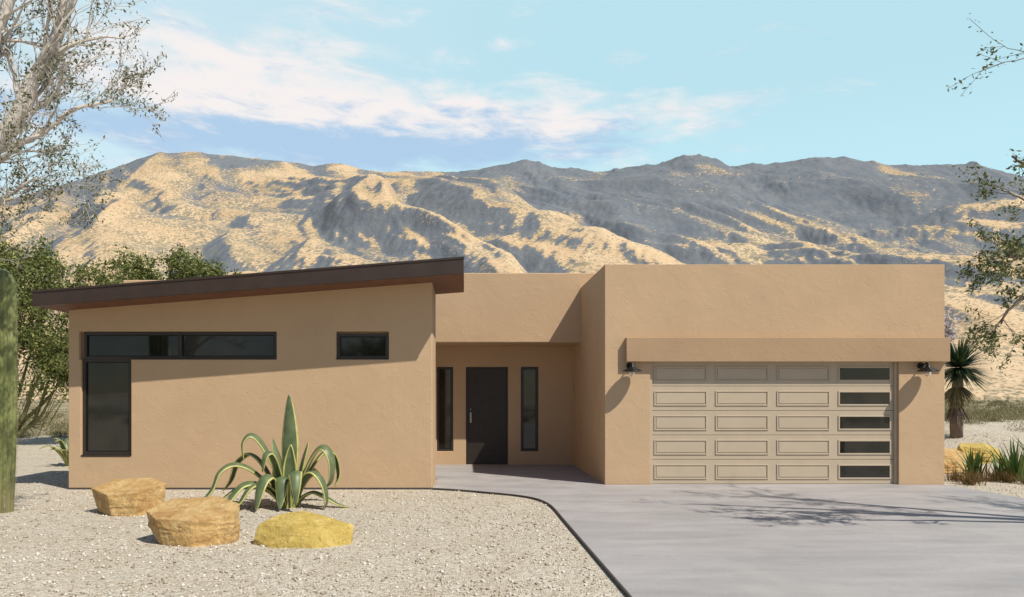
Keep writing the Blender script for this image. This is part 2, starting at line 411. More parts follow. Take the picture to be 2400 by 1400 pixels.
AA, YY = np.meshgrid(A_, Yl); XX = AA*YY
Hr = np.interp(XX, rx, rz); Hs = np.interp(XX, rx, np.convolve(np.pad(rz, 4, 'edge'), np.ones(9)/9, 'valid'))
Hr_t = sstep(2550, 3000, YY)
H = Hs*(1-Hr_t)+Hr*Hr_t
y0_ = 800+P4(XX/500, YY/900)*150
t = np.clip((YY-y0_)/(RY0-y0_), 0, 1)
base = H*(.60*t+.40*t**1.7)
back = np.clip((YY-RY0)/900, 0, 1); base = base*(1-.7*back**1.2)
wx = XX+P1(XX/700, YY/700)*170+P2(XX/240, YY/240)*45
wy = YY+P3(XX/600, YY/600)*220
ca_ = wx+.62*(wy-3000); cb_ = wy-.35*wx
def billow(v, s=.012): return np.sqrt(v*v+s)
b1 = billow(P1(ca_/440+5.3, cb_/2400+1.7), .014)
b2 = billow(P2((ca_+.25*cb_)/230+1.3, cb_/1000+8.1), .014)
b2b = billow(P4((ca_-.5*cb_)/160+4.3, (cb_)/450+3.1))
b3 = billow(P3((wx+.3*wy)/90, wy/180))
b4 = billow(P4((wx-.3*wy)/42, wy/64), .008)
b5 = P5(XX/16, YY/20)
E_ = np.sqrt(np.clip(t, 0, 1))*(1-.92*sstep(.58, .98, t))
fin_ = np.clip(t*3, 0, 1)*(1-.6*sstep(.8, 1, t))
zz = base + E_*(245*(b1-.2)+84*(b2-.2)*(.5+b1)+38*(b2b-.2)) + fin_*(15*(b3-.2)+5*(b4-.2)) + np.clip(t*4, 0, 1)*1.5*b5
rock = sstep(.95, .99, t)*(1-back)*np.maximum(0, P5(XX/60, YY/60)+.3*P4(XX/22, YY/30))*np.clip((XX+100)/400, .3, 1)*13
zz = zz+rock
zz = np.where(t <= 0, -6, np.maximum(zz, -6+18*t))
gx_ = np.gradient(zz, axis=1)/np.gradient(XX, axis=1)          # >0 : slope faces left (away from the sun, its shade is painted into the colour)
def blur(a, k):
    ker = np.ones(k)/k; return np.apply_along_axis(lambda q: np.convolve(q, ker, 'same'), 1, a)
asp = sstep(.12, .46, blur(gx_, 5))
gul = np.clip(1-(b1-.11)*4.2, 0, 1)*.6+np.clip(1-(b2-.11)*4.6, 0, 1)*.35+np.clip(1-(b2b-.1)*4, 0, 1)*.15  # gully shade, painted in through the slope colour
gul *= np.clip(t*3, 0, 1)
upper = sstep(.52, .70, t+.14*P3(XX/420, YY/420)+.07*P5(XX/150, YY/150))*sstep(-300, 350, XX+200*P2(XX/500, YY/500))  # upper right band, a cloud shadow painted into the slope colour
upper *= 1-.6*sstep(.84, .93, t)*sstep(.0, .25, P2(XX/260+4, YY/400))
scr_shade = .27+.55*asp*np.clip(t*2.5, 0, 1)+.36*gul+.40*upper+.16*P2(XX/260, YY/260)+.30*sstep(.90, .96, t)*sstep(-1400, -900, XX)*(1-.8*sstep(0, .2, P3(XX/130, YY/130)))  # shrub density plus the painted slope, gully and cloud shade
m, nt, b = new_mat('mountain_slope'); MT = m; p = wpos(nt)
at = nt.node('ShaderNodeAttribute', attribute_name='scrub_shade'); sc = at.outputs['Fac']
soil = nt.ramp(nt.noise(p, .006, 10, .65), [(.3, (.50, .36, .225)), (.5, (.585, .44, .285)), (.7, (.65, .51, .355))])
rk = nt.smooth(nt.noise(p, .03, 8, .75), .58, .70, 0, .45); soil = nt.mix(rk, soil, (.47, .32, .24))
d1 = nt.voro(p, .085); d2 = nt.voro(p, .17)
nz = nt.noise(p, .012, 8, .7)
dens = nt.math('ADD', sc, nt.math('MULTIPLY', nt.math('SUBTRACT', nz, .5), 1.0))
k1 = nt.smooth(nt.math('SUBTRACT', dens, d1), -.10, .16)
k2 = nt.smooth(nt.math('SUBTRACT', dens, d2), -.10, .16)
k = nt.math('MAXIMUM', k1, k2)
# open tan slopes carry olive shrubs, ravine cover is tinted blue as painted shade and haze
shade_blue = nt.ramp(nt.noise(p, .02, 5, .6), [(.3, (.060, .115, .185)), (.7, (.115, .165, .215))])
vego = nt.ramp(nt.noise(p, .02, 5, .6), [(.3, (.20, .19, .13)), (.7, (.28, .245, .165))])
veg_shade = nt.mix(nt.smooth(sc, .38, .72), vego, shade_blue)
c = nt.mix(nt.math('MULTIPLY', k, .84), soil, veg_shade)
nt.l.new(c, b.inputs['Base Color']); b.inputs['Roughness'].default_value = 1; b.inputs['Specular IOR Level'].default_value = 0
bump(nt, b, nt.math('ADD', nt.noise(p, .03, 8, .60), nt.math('MULTIPLY', k, .08)), .6, 11)
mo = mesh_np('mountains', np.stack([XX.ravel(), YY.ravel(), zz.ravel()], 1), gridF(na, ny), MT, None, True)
atr = mo.data.attributes.new('scrub_shade', 'FLOAT', 'POINT'); atr.data.foreach_set('value', scr_shade.ravel().astype(np.float32))

# ------------------------------------------------------------------ vegetation
def leaf_mat(name, c0, c1, c2, tr=.25, rough=.6):
    m, nt, b = new_mat(name); g = nt.node('ShaderNodeNewGeometry')
    c = nt.ramp(g.outputs['Random Per Island'], [(0, c0), (.5, c1), (1, c2)])
    nt.l.new(c, b.inputs['Base Color']); b.inputs['Roughness'].default_value = rough
    b.inputs['Specular IOR Level'].default_value = .3
    tn = nt.node('ShaderNodeBsdfTranslucent'); nt.l.new(c, tn.inputs[0])
    mx = nt.node('ShaderNodeMixShader'); mx.inputs[0].default_value = tr
    nt.l.new(b.outputs[0], mx.inputs[1]); nt.l.new(tn.outputs[0], mx.inputs[2])
    nt.l.new(mx.outputs[0], m.node_tree.nodes['Material Output'].inputs[0])
    return m
LEAF = leaf_mat('desert_leaf', (.08, .095, .045), (.13, .145, .065), (.20, .20, .10))
LEAF2 = leaf_mat('palo_verde_leaf', (.09, .12, .035), (.17, .20, .06), (.28, .29, .10))
LEAFR = leaf_mat('mesquite_leaf', (.06, .10, .03), (.12, .16, .045), (.24, .23, .08))
DRY = leaf_mat('dry_scrub', (.13, .13, .055), (.24, .21, .11), (.36, .32, .19))
REDG = leaf_mat('rusty_grass', (.20, .07, .035), (.22, .15, .06), (.10, .13, .04))
def bark(name, col, var=.3):
    m, nt, b = new_mat(name); p = wpos(nt)
    c = nt.ramp(nt.noise(nt.vmul(p, (1, 1, .4)), 14, 6, .65), [(.3, tuple(x*(1-var) for x in col)), (.7, tuple(min(1, x*(1+var)) for x in col))])
    c = nt.mix(nt.smooth(nt.noise(p, 5, 4), .5, .75, 0, .4), c, tuple(x*.55 for x in col))
    nt.l.new(c, b.inputs['Base Color']); b.inputs['Roughness'].default_value = .85
    bump(nt, b, nt.noise(nt.vmul(p, (1, 1, .3)), 40, 4, .6), .6, .01); return m
BARKW = bark('pale_bark', (.62, .57, .52), .2); BARKD = bark('dark_bark', (.16, .12, .095)); BARKG = bark('green_bark', (.17, .17, .075))

def leaves(name, C, size, mat, parent, asp=.4, ax=None, axw=0.):
    C = np.array(C); n = len(C); a_ = NR.randn(n, 3)
    if ax is not None: a_ = a_*(1-axw)+np.array(ax)*axw*1.8
    a_ /= np.linalg.norm(a_, axis=1)[:, None]+1e-9
    r0 = NR.randn(n, 3); b_ = np.cross(a_, r0); b_ /= np.linalg.norm(b_, axis=1)[:, None]+1e-9
    s = (size*(.6+.8*NR.rand(n)))[:, None] if np.isscalar(size) else np.array(size)[:, None]
    V = np.stack([C-a_*s, C+b_*s*asp, C+a_*s, C-b_*s*asp], 1).reshape(-1, 3)
    return mesh_np(name, V, np.arange(n*4).reshape(-1, 4), mat, parent)
def rv(s=1.): return Vector((R.gauss(0, s), R.gauss(0, s), R.gauss(0, s)))
def grow(V, F, L, p, d, length, rad, depth, lift=.12, nleaf=10, wob=.16, child=(3, 5), lspread=.05, shrink=.62):
    n = 5 if depth > 0 else 4; pts = [p.copy()]; d = d.normalized(); dirs = [d.copy()]
    for i in range(n):
        d = (d+rv(wob)+Vector((0, 0, lift))).normalized(); p = p+d*length/n; pts.append(p.copy()); dirs.append(d.copy())
    add_tube(V, F, pts, [max(rad*(1-.72*i/n), .0028) for i in range(n+1)], 6 if rad > .02 else (4 if rad > .008 else 3), cap=False)
    if depth == 0:
        for _ in range(nleaf):
            f_ = R.random()**.7*n; i = min(int(f_), n-1); q = pts[i].lerp(pts[i+1], f_-i)+rv(lspread); L.append(tuple(q))
        return
    for _ in range(R.randint(*child)):
        f_ = (.25+.75*R.random())*n; i = min(int(f_), n-1); q = pts[i].lerp(pts[i+1], f_-i)
        dd = (dirs[i]+rv(.42)).normalized()
        grow(V, F, L, q, dd, length*shrink*R.uniform(.7, 1.15), rad*.45*(1.1-.5*f_/n), depth-1, lift, nleaf, wob, child, lspread, shrink)
def limb_tree(name, limbs, bmat, lmat, lsize, dx=0., **kw):
    E = empty(name); V = []; F = []; L = []
    for (pts, r0, r1, sub, slen, dep) in limbs:
        c_ = catmull([(q[0]+dx, q[1], q[2]) for q in pts], 5); n = len(c_)
        c_ = [q+rv(.012) for q in c_]
        add_tube(V, F, c_, [r0+(r1-r0)*i/(n-1) for i in range(n)], 9, cap=True)
        for _ in range(sub):
            f_ = R.uniform(.3, .99)*(n-1); i = min(int(f_), n-2); q = c_[i].lerp(c_[i+1], f_-i)
            d = ((c_[i+1]-c_[i]).normalized()+rv(.45)).normalized()
            grow(V, F, L, q, d, slen*R.uniform(.6, 1.2), max(.006, (r0+(r1-r0)*f_/n)*.4), dep, **kw)
    mesh_py('branches', V, F, bmat, E, True)
    leaves('foliage', L, lsize, lmat, E)
    return E, len(L)
T0 = (-7.6, 9.0, -.1)
_, n1 = limb_tree('desert_tree', [
  ([T0, (-7.5, 9, 1.2), (-7.2, 8.95, 2.4), (-6.8, 8.9, 3.6), (-6.2, 8.9, 4.55)], .24, .14, 0, 1, 1),
  ([(-6.25, 8.9, 4.5), (-5.75, 8.9, 5.0), (-5.3, 8.9, 5.75), (-4.98, 8.85, 6.4), (-4.75, 8.8, 7.3)], .125, .05, 13, 1.0, 2),
  ([(-6.5, 8.9, 4.1), (-6.1, 8.8, 5.1), (-5.85, 8.8, 5.9), (-5.6, 8.8, 6.7), (-5.4, 8.8, 7.8)], .10, .035, 10, 1.0, 2),
  ([(-6.1, 8.9, 4.9), (-5.75, 8.7, 5.6), (-5.6, 8.6, 6.2), (-5.2, 8.6, 6.9)], .075, .03, 6, .9, 2),
  ([(-5.95, 8.9, 4.75), (-5.4, 9.1, 5.1), (-5.0, 9.2, 5.45), (-4.6, 9.3, 5.6)], .05, .012, 10, .75, 2),
  ([(-6.3, 8.9, 4.4), (-5.8, 8.7, 4.55), (-5.3, 8.6, 4.8), (-4.9, 8.6, 5.0)], .05, .012, 12, .78, 2),
  ([(-6.9, 8.9, 3.3), (-6.2, 8.8, 3.8), (-5.7, 8.8, 4.15), (-5.2, 8.8, 4.45)], .055, .012, 13, .75, 2),
  ([(-6.6, 8.9, 3.9), (-6.1, 9.1, 4.6), (-5.7, 9.2, 5.4), (-5.2, 9.3, 6.2)], .06, .02, 9, .8, 2),
  ([(-7.1, 8.95, 2.7), (-6.6, 8.9, 3.2), (-6.1, 8.9, 3.5), (-5.6, 8.9, 3.75)], .045, .012, 10, .65, 2),
  ([(-7.3, 9, 2.0), (-7.9, 8.8, 3.6), (-8.4, 8.7, 5), (-8.6, 8.6, 6.5)], .13, .03, 12, 1.4, 2),
  ([(-6.2, 8.9, 4.6), (-6.3, 8.6, 5.6), (-6.1, 8.3, 6.8), (-5.9, 8.2, 7.6)], .09, .03, 9, 1.0, 2)],
  BARKW, LEAF, .024, dx=-.03, lift=.06, nleaf=6, child=(3, 5), lspread=.03)
_, n2 = limb_tree('mesquite_tree', [
  ([(10.2, 8.5, -.1), (10.1, 8.5, 1.0), (9.9, 8.5, 2.1)], .17, .12, 0, 1, 1),
  ([(9.9, 8.5, 2.1), (9.0, 8.4, 3.6), (8.0, 8.4, 4.8), (7.1, 8.4, 5.6), (6.5, 8.4, 5.75)], .09, .010, 8, .6, 1),
  ([(9.9, 8.5, 2.1), (8.8, 8.5, 3.2), (7.7, 8.5, 3.95), (6.9, 8.5, 4.3), (6.35, 8.5, 4.6)], .08, .010, 10, .55, 1),
  ([(9.9, 8.5, 2.0), (8.7, 8.3, 2.9), (7.6, 8.2, 3.3), (6.7, 8.2, 3.4), (6.1, 8.2, 3.35)], .07, .010, 16, .45, 2),
  ([(9.9, 8.5, 1.9), (8.7, 8.8, 2.5), (7.7, 8.9, 3.0), (6.9, 8.9, 3.0), (6.5, 8.9, 2.65)], .06, .010, 14, .42, 2),
  ([(9.9, 8.5, 2.1), (9.4, 8.6, 4.2), (9.2, 8.7, 5.8), (9.0, 8.8, 7.0)], .1, .02, 16, 1.0, 2),
  ([(9.9, 8.5, 2.1), (10.9, 8.4, 4.0), (11.6, 8.3, 5.4)], .1, .02, 14, 1.2, 2),
  ([(7.2, 8.5, 4.15), (6.8, 8.4, 4.0), (6.45, 8.4, 4.05), (6.15, 8.4, 4.2)], .02, .005, 7, .35, 1)],
  BARKD, LEAFR, .026, dx=.14, lift=.0, nleaf=12, child=(3, 4), lspread=.035)

def crown_tree(name, base, stems, clumps, nl, lsize, bm_, lm):
    E = empty(name); V = []; F = []; C = []
    b0 = Vector(base)
    for (c, r) in clumps:
        c = Vector(c); mid = b0.lerp(c, .5)+rv(.25)+Vector((0, 0, -.3))
        c_ = catmull([b0+rv(.12), b0.lerp(mid, .5)+rv(.1), mid, c], 4); n = len(c_)
        add_tube(V, F, c_, [.10*(1-.8*i/(n-1)) for i in range(n)], 6)
        for _ in range(10):
            d = rv(1).normalized(); q = c_[R.randint(n//2, n-1)]
            add_tube(V, F, [q, q+d*r*.5+rv(.05), c+d*r*.95], [.02, .012, .004], 4, cap=False)
        k = int(nl*r*r)
        sub = [(c+rv(1).normalized()*r*R.uniform(.35, 1.0), r*R.uniform(.18, .38)) for _ in range(30)]
        for _ in range(k):
            q, sr = R.choice(sub); C.append(tuple(q+rv(.55)*sr))
    mesh_py('trunk', V, F, bm_, E, True)
    leaves('foliage', C, lsize, lm, E, .5)
crown_tree('palo_verde_tree', (-15.6, 24, 0), 4, [((-16.8, 24, 4.4), 1.6), ((-15.0, 23.6, 4.9), 1.5), ((-13.6, 24, 3.9), 1.35), ((-14.3, 24.5, 5.7), 1.25), ((-12.6, 24.3, 5.4), 1.0), ((-15.6, 23.6, 3.2), 1.4), ((-13.2, 23.6, 2.9), 1.1), ((-17.6, 24, 6.0), 1.4), ((-12.2, 24.2, 4.4), 1.0), ((-16.0, 24.2, 6.3), 1.0)], 3600, .055, BARKG, LEAF2)
crown_tree('palo_verde_tree', (-11.6, 29, 0), 4, [((-12.6, 29, 5.6), 1.1), ((-10.9, 29, 6.5), 1.05), ((-11.6, 29.3, 7.2), .8), ((-13.6, 29, 6.6), 1.2), ((-10.1, 29, 6.0), 1.05), ((-9.2, 29, 5.7), .8)], 2700, .066, BARKG, LEAF2)

C = []; S = []
rs = np.random.RandomState(5)
def bush(x, y, r, n, s):
    z = float(gh(x, y))
    q = rs.randn(n, 3); q /= np.linalg.norm(q, axis=1)[:, None]; q *= (rs.rand(n)**.4)[:, None]*r
    q[:, 2] = np.abs(q[:, 2])*.75; q += np.array([x, y, z]); C.append(q); S.append(s*(.6+.8*rs.rand(n)))
for _ in range(1300):
    y = 34+rs.rand()**1.8*260; x = rs.uniform(-1.0, 1.15)*y
    bush(x, y, rs.uniform(.35, .95), 110, .05+y*.0006)
for _ in range(70):
    y = rs.uniform(19, 34); x = rs.choice([-1, 1])*rs.uniform(12.5, 24)
    if x > 0: x += 2
    if x < 0 and y < 27: continue
    bush(x, y, rs.uniform(.25, .6), 420, .035)
for _ in range(75):
    y = rs.uniform(22, 36); x = y*rs.uniform(.665, .82)
    bush(x, y, rs.uniform(.22, .6), 420, .035)
for _ in range(60):
    y = rs.uniform(27, 44); x = -y*rs.uniform(.55, .70)
    bush(x, y, rs.uniform(.3, .7), 380, .04)
for _ in range(160):
    y = -rs.uniform(12, 60); x = rs.uniform(-50, 50); bush(x, y, rs.uniform(.6, 1.6), 200, .12)
leaves('desert_scrub', np.concatenate(C), np.concatenate(S), DRY, None, .22, (0, 0, 1), .55)
crown_tree('mesquite_tree', (-6, -16, 0), 4, [((-7, -16, 3.4), 1.9), ((-5, -16, 4), 1.8), ((-3.5, -16, 3), 1.5), ((-8, -15.5, 2.6), 1.5)], 500, .13, BARKD, LEAFR)
crown_tree('mesquite_tree', (16, -14, 0), 4, [((15, -14, 3.4), 2.0), ((17.4, -14, 4), 2.1), ((13.5, -13.5, 3), 1.6), ((19, -15, 3), 1.9)], 500, .13, BARKD, LEAFR)

def ribbed(V, F, base, h, r, ribs=15):
    n = ribs*6; rings = 60
    b0 = len(V)
    for j in range(rings+1):
        s = j/rings; z = h*s
        rr = r*(.88+.12*math.sin(min(1, s*1.6)*math.pi*.5))*(1 if s < .93 else math.sqrt(max(0.0004, 1-((s-.93)/.07)**2)))
        for k in range(n):
            a = 2*math.pi*k/n; g_ = abs(math.sin(a*ribs/2)); w = rr*(.80+.22*g_**.8)
            V.append((base[0]+w*math.cos(a)+.03*math.sin(s*3), base[1]+w*math.sin(a), base[2]+z))
    for j in range(rings):
        for k in range(n):
            a = b0+j*n+k; d = b0+j*n+(k+1) % n; F.append((a, d, d+n, a+n))
m, nt, b = new_mat('saguaro_skin'); p = wpos(nt)
sp = nt.node('ShaderNodeSeparateXYZ'); nt.l.new(p, sp.inputs[0])
c = nt.ramp(nt.noise(p, 5, 5), [(.3, (.15, .18, .06)), (.7, (.25, .275, .10))])
c = nt.mix(nt.smooth(sp.outputs[2], .0, .9, .6, 0), c, (.2, .16, .09))
nt.l.new(c, b.inputs['Base Color']); b.inputs['Roughness'].default_value = .6
SX = -7.05
V = []; F = []; ribbed(V, F, (SX, 10.8, -.05), 3.75, .20, 13)
E = empty('saguaro_cactus'); mesh_py('column', V, F, m, E, True)
C = []
for k in range(13):
    a = 2*math.pi*(k+.5)/13
    for j in range(90):
        z = .1+3.4*j/90
        for _ in range(5): C.append((SX+.03*math.sin(z/3.75*3)+.206*math.cos(a)+R.gauss(0, .006), 10.8+.206*math.sin(a)+R.gauss(0, .006), z+R.gauss(0, .008)))
SPINE = leaf_mat('cactus_spines', (.4, .34, .2), (.5, .44, .3), (.6, .55, .4), .1)
leaves('spines', C, .016, SPINE, E, .12)

m, nt, b = new_mat('agave_green'); AG = m; p = wpos(nt)
c = nt.ramp(nt.noise(p, 7, 5), [(.3, (.075, .11, .05)), (.7, (.15, .19, .09))])
nt.l.new(c, b.inputs['Base Color']); b.inputs['Roughness'].default_value = .45
bump(nt, b, nt.noise(p, 50, 3), .2, .004)
m, nt, b = new_mat('agave_margin'); AY = m; p = wpos(nt)
nt.l.new(nt.ramp(nt.noise(p, 9, 3), [(.3, (.42, .41, .12)), (.7, (.58, .56, .22))]), b.inputs['Base Color']); b.inputs['Roughness'].default_value = .5
def agave_leaf(V, F, MI, o, phi, rz_, w, twist=0.):
    c_ = catmull([(r_, 0, z_) for r_, z_ in rz_], 7); n = len(c_)
    e = Vector((math.cos(phi), math.sin(phi), 0)); S0 = Vector((-math.sin(phi), math.cos(phi), 0)); b0 = len(V)
    P = [Vector(o)+e*q.x+Vector((0, 0, q.z))+S0*(twist*(q.x)**2*.5) for q in c_]
    for i in range(n):
        s = i/(n-1); t_ = (P[min(i+1, n-1)]-P[max(i-1, 0)]).normalized()
        tw = twist*1.1*s
        N0 = S0.cross(t_).normalized(); S = (S0*math.cos(tw)+N0*math.sin(tw)).normalized(); N_ = S.cross(t_).normalized()
        ww = w*.5*((.66+.55*math.sin(min(1, s*1.55)*math.pi*.5)) if s < .5 else 1.2)*(1-max(0, (s-.42)/.58)**1.7)+.003
        for q, dpt in ((-1, .40), (-.80, .27), (-.42, .06), (0, 0), (.42, .06), (.80, .27), (1, .40)):
            V.append(P[i]+S*ww*q+N_*(dpt*ww))
    for i in range(n-1):
        for k_ in range(6):
            a = b0+i*7+k_; F.append((a, a+1, a+8, a+7)); MI.append(1 if k_ in (0, 5) else 0)
def agave(name, o, L, ws=1.):
    E = empty(name); V = []; F = []; MI = []
    for l in L: agave_leaf(V, F, MI, o, l[0], l[1], l[2]*ws, l[3] if len(l) > 3 else 0.)
    ob = mesh_py('leaves', V, F, [AG, AY], E, True, MI)
    md = ob.modifiers.new('thick', 'SOLIDIFY'); md.thickness = .018; md.offset = 0
    return E
rd = math.radians
AL = [
 (rd(90), [(.0, 0), (.03, .5), (.03, 1.0), (.02, 1.45), (.0, 1.80)], .18),
 (rd(185), [(.06, 0), (.16, .5), (.32, .9), (.46, 1.12), (.60, 1.18), (.70, 1.04), (.68, .78)], .12, .5),
 (rd(-8), [(.06, 0), (.2, .45), (.36, .8), (.52, .99), (.67, .97), (.77, .76), (.74, .46), (.62, .34)], .15, -.5),
 (rd(20), [(.06, 0), (.22, .4), (.42, .75), (.6, .90), (.76, .80), (.82, .5), (.74, .3)], .14, .4),
 (rd(192), [(.08, 0), (.3, .38), (.58, .66), (.84, .74), (1.04, .62), (1.14, .36), (1.34, .12), (1.46, .08)], .12, .4),
 (rd(170), [(.08, 0), (.26, .42), (.5, .76), (.74, .86), (.98, .70), (1.10, .4), (1.26, .22)], .12, -.3),
 (rd(203), [(.08, 0), (.28, .30), (.5, .44), (.74, .42), (.94, .2), (1.02, .04), (1.16, .03)], .13, .4),
 (rd(225), [(.08, 0), (.25, .3), (.45, .44), (.66, .38), (.82, .14), (.98, .03)], .14, -.3),
 (rd(178), [(.08, 0), (.22, .22), (.45, .36), (.76, .36), (1.06, .14), (1.24, .03)], .12, .2),
 (rd(-12), [(.08, 0), (.22, .2), (.42, .28), (.62, .2), (.82, .08), (.98, .03)], .13, .2),
 (rd(-35), [(.08, 0), (.2, .32), (.38, .56), (.56, .60), (.71, .40), (.74, .14), (.66, .04)], .14, .4),
 (rd(-60), [(.08, 0), (.18, .35), (.34, .60), (.50, .58), (.60, .36), (.60, .12)], .15, -.4),
 (rd(-95), [(.07, 0), (.16, .32), (.26, .52), (.38, .46), (.44, .24), (.5, .06)], .16, .2),
 (rd(-125), [(.07, 0), (.2, .32), (.38, .56), (.56, .50), (.66, .26), (.70, .05)], .15, .3),
 (rd(-70), [(.05, 0), (.1, .4), (.14, .75), (.2, 1.02)], .15, .3),
 (rd(15), [(.05, 0), (.12, .4), (.2, .75), (.3, 1.04)], .14, -.3),
 (rd(160), [(.05, 0), (.12, .45), (.2, .8), (.3, 1.10)], .13, .3),
 (rd(235), [(.05, 0), (.14, .4), (.26, .75), (.38, .92), (.50, .86), (.54, .62)], .13, .2),
 (rd(60), [(.08, 0), (.25, .4), (.5, .6), (.75, .4), (.85, .15)], .14),
 (rd(120), [(.08, 0), (.25, .4), (.5, .65), (.75, .5), (.85, .2)], .14),
]
agave('agave_plant', (-2.80, 11.3, -.02), AL, 1.25)
def rosette(n, h, w, seed):
    r_ = random.Random(seed); out = []
    for i in range(n):
        ph = i*2.4; k = .25+.75*r_.random(); hh_ = h*r_.uniform(.6, 1)
        out.append((ph, [(.03, 0), (.25*k*h, hh_*.5), (.55*k*h, hh_*.85), (.85*k*h, hh_*(1.0-.25*k))], w))
    return out
agave('agave_plant', (-10.1, 18.2, float(gh(-10.1, 18.2))-.02), rosette(22, .85, .11, 3))

def blades(name, o, n, h, spread, w, mat, seed, parent=None, droop=.2):
    r_ = random.Random(seed); V = []; F = []
    for i in range(n):
        ph = r_.uniform(0, 6.283); rr = abs(r_.gauss(0, spread*.35)); b_ = Vector(o)+Vector((math.cos(ph), math.sin(ph), 0))*rr
        ph2 = ph+r_.gauss(0, .6); lean = r_.uniform(.05, .8); hh_ = h*r_.uniform(.5, 1)
        e = Vector((math.cos(ph2), math.sin(ph2), 0)); s = Vector((-e.y, e.x, 0)); i0 = len(V)
        for j in range(5):
            u = j/4; c_ = b_+e*(lean*hh_*u*(.5+.5*u))+Vector((0, 0, hh_*(u-droop*lean*u*u)))
            ww = w*.5*(1-u**1.8)+.001
            V += [c_-s*ww+e*ww*.4, c_, c_+s*ww+e*ww*.4]
        for j in range(4):
            a = i0+j*3; F += [(a, a+1, a+4, a+3), (a+1, a+2, a+5, a+4)]
    return mesh_py(name, V, F, mat, parent)
ALOE = leaf_mat('aloe_leaf', (.06, .12, .035), (.11, .19, .05), (.24, .28, .09), .15, .4)
blades('aloe_plant', (11.45, 14.9, .0), 60, .98, .5, .07, ALOE, 1)
blades('aloe_plant', (10.95, 15.4, .05), 40, .70, .4, .06, ALOE, 2)
blades('aloe_plant', (12.3, 15.2, .1), 60, 1.05, .5, .07, ALOE, 3)
V = []; E = empty('ornamental_grass')
for i in range(12):
    xx = 9.95+i*.22+R.uniform(-.1, .1); yy = 14.4+R.uniform(-.25, .6)
    blades('tuft', (xx, yy, float(gh(xx, yy))), 90, R.uniform(.28, .46), .35, .016, REDG, 50+i, E, .9)

E = empty('yucca_tree'); yz = float(gh(13.75, 20)); V = []; F = []
add_tube(V, F, [(13.75, 20, yz-.1), (13.72, 20, yz+.7), (13.78, 20, yz+1.5), (13.8, 20, yz+1.9)], [.16, .15, .14, .08], 10)
mesh_py('trunk', V, F, BARKD, E, True)
def spiky(name, c, n, ln, w, mat, zlo=-1., zhi=1., rad0=.05):
    V = []; F = []
    for i in range(n):
        z = R.uniform(zlo, zhi); a = R.uniform(0, 6.283); q = math.sqrt(max(0, 1-z*z)); d = Vector((q*math.cos(a), q*math.sin(a), z))
        s = d.cross(Vector((0, 0, 1)) if abs(z) < .95 else Vector((1, 0, 0))).normalized(); l = ln*R.uniform(.7, 1.05); i0 = len(V); c0 = Vector(c)
        for u, ww in ((rad0/l, .6), (.45, 1), (1, .03)):
            p_ = c0+d*l*u-Vector((0, 0, .12*l*u*u)); V += [p_-s*w*ww*.5, p_+s*w*ww*.5]
        F += [(i0, i0+1, i0+3, i0+2), (i0+2, i0+3, i0+5, i0+4)]
    return mesh_py(name, V, F, mat, E)
YUC = leaf_mat('yucca_leaf', (.02, .045, .022), (.045, .08, .04), (.10, .14, .07), .1, .4)
spiky('crown', (13.8, 20, yz+1.95), 620, 1.08, .05, YUC, -.6, 1)
spiky('dead_skirt', (13.78, 20, yz+1.5), 260, .8, .04, DRY, -1, -.55)
spiky('dead_skirt_lower', (13.74, 20, yz+1.0), 160, .7, .04, BARKD, -1, -.75)
V = []; F = []; add_tube(V, F, [(13.55, 20, yz+2.2), (13.5, 20, yz+2.9), (13.48, 20, yz+3.2)], [.03, .02, .01], 6); mesh_py('flower_stalk', V, F, BARKG, E)
C = [tuple(Vector((13.49, 20, yz+3.0))+Vector((R.gauss(0, .1), R.gauss(0, .1), R.gauss(0, .2)))) for _ in range(260)]
leaves('flowers', C, .045, leaf_mat('yucca_flower', (.35, .3, .38), (.5, .46, .5), (.6, .55, .5)), E, .7)

# ------------------------------------------------------------------ boulders
def rock_mat(name, lo, mid, hi):
    m, nt, b = new_mat(name); p = wpos(nt)
    c = nt.ramp(nt.noise(p, 4.5, 9, .7, .6), [(.3, lo), (.5, mid), (.68, hi)])
    c = nt.mix(nt.smooth(nt.noise(p, 26, 6, .75), .50, .66, 0, .55), c, tuple(x*.5 for x in lo))
    c = nt.mix(nt.smooth(nt.noise(p, 9, 6, .7), .55, .7, 0, .5), c, tuple(min(1, x*1.25) for x in hi))
    nt.l.new(c, b.inputs['Base Color']); b.inputs['Roughness'].default_value = .85
    h = nt.math('ADD', nt.noise(p, 9, 9, .72), nt.math('MULTIPLY', nt.noise(p, 70, 4, .6), .25))
    bump(nt, b, h, .9, .035); return m
ROCKA = rock_mat('sandstone_orange', (.36, .19, .07), (.51, .33, .13), (.62, .46, .23))
ROCKB = rock_mat('sandstone_yellow', (.38, .26, .055), (.52, .38, .10), (.62, .48, .16))
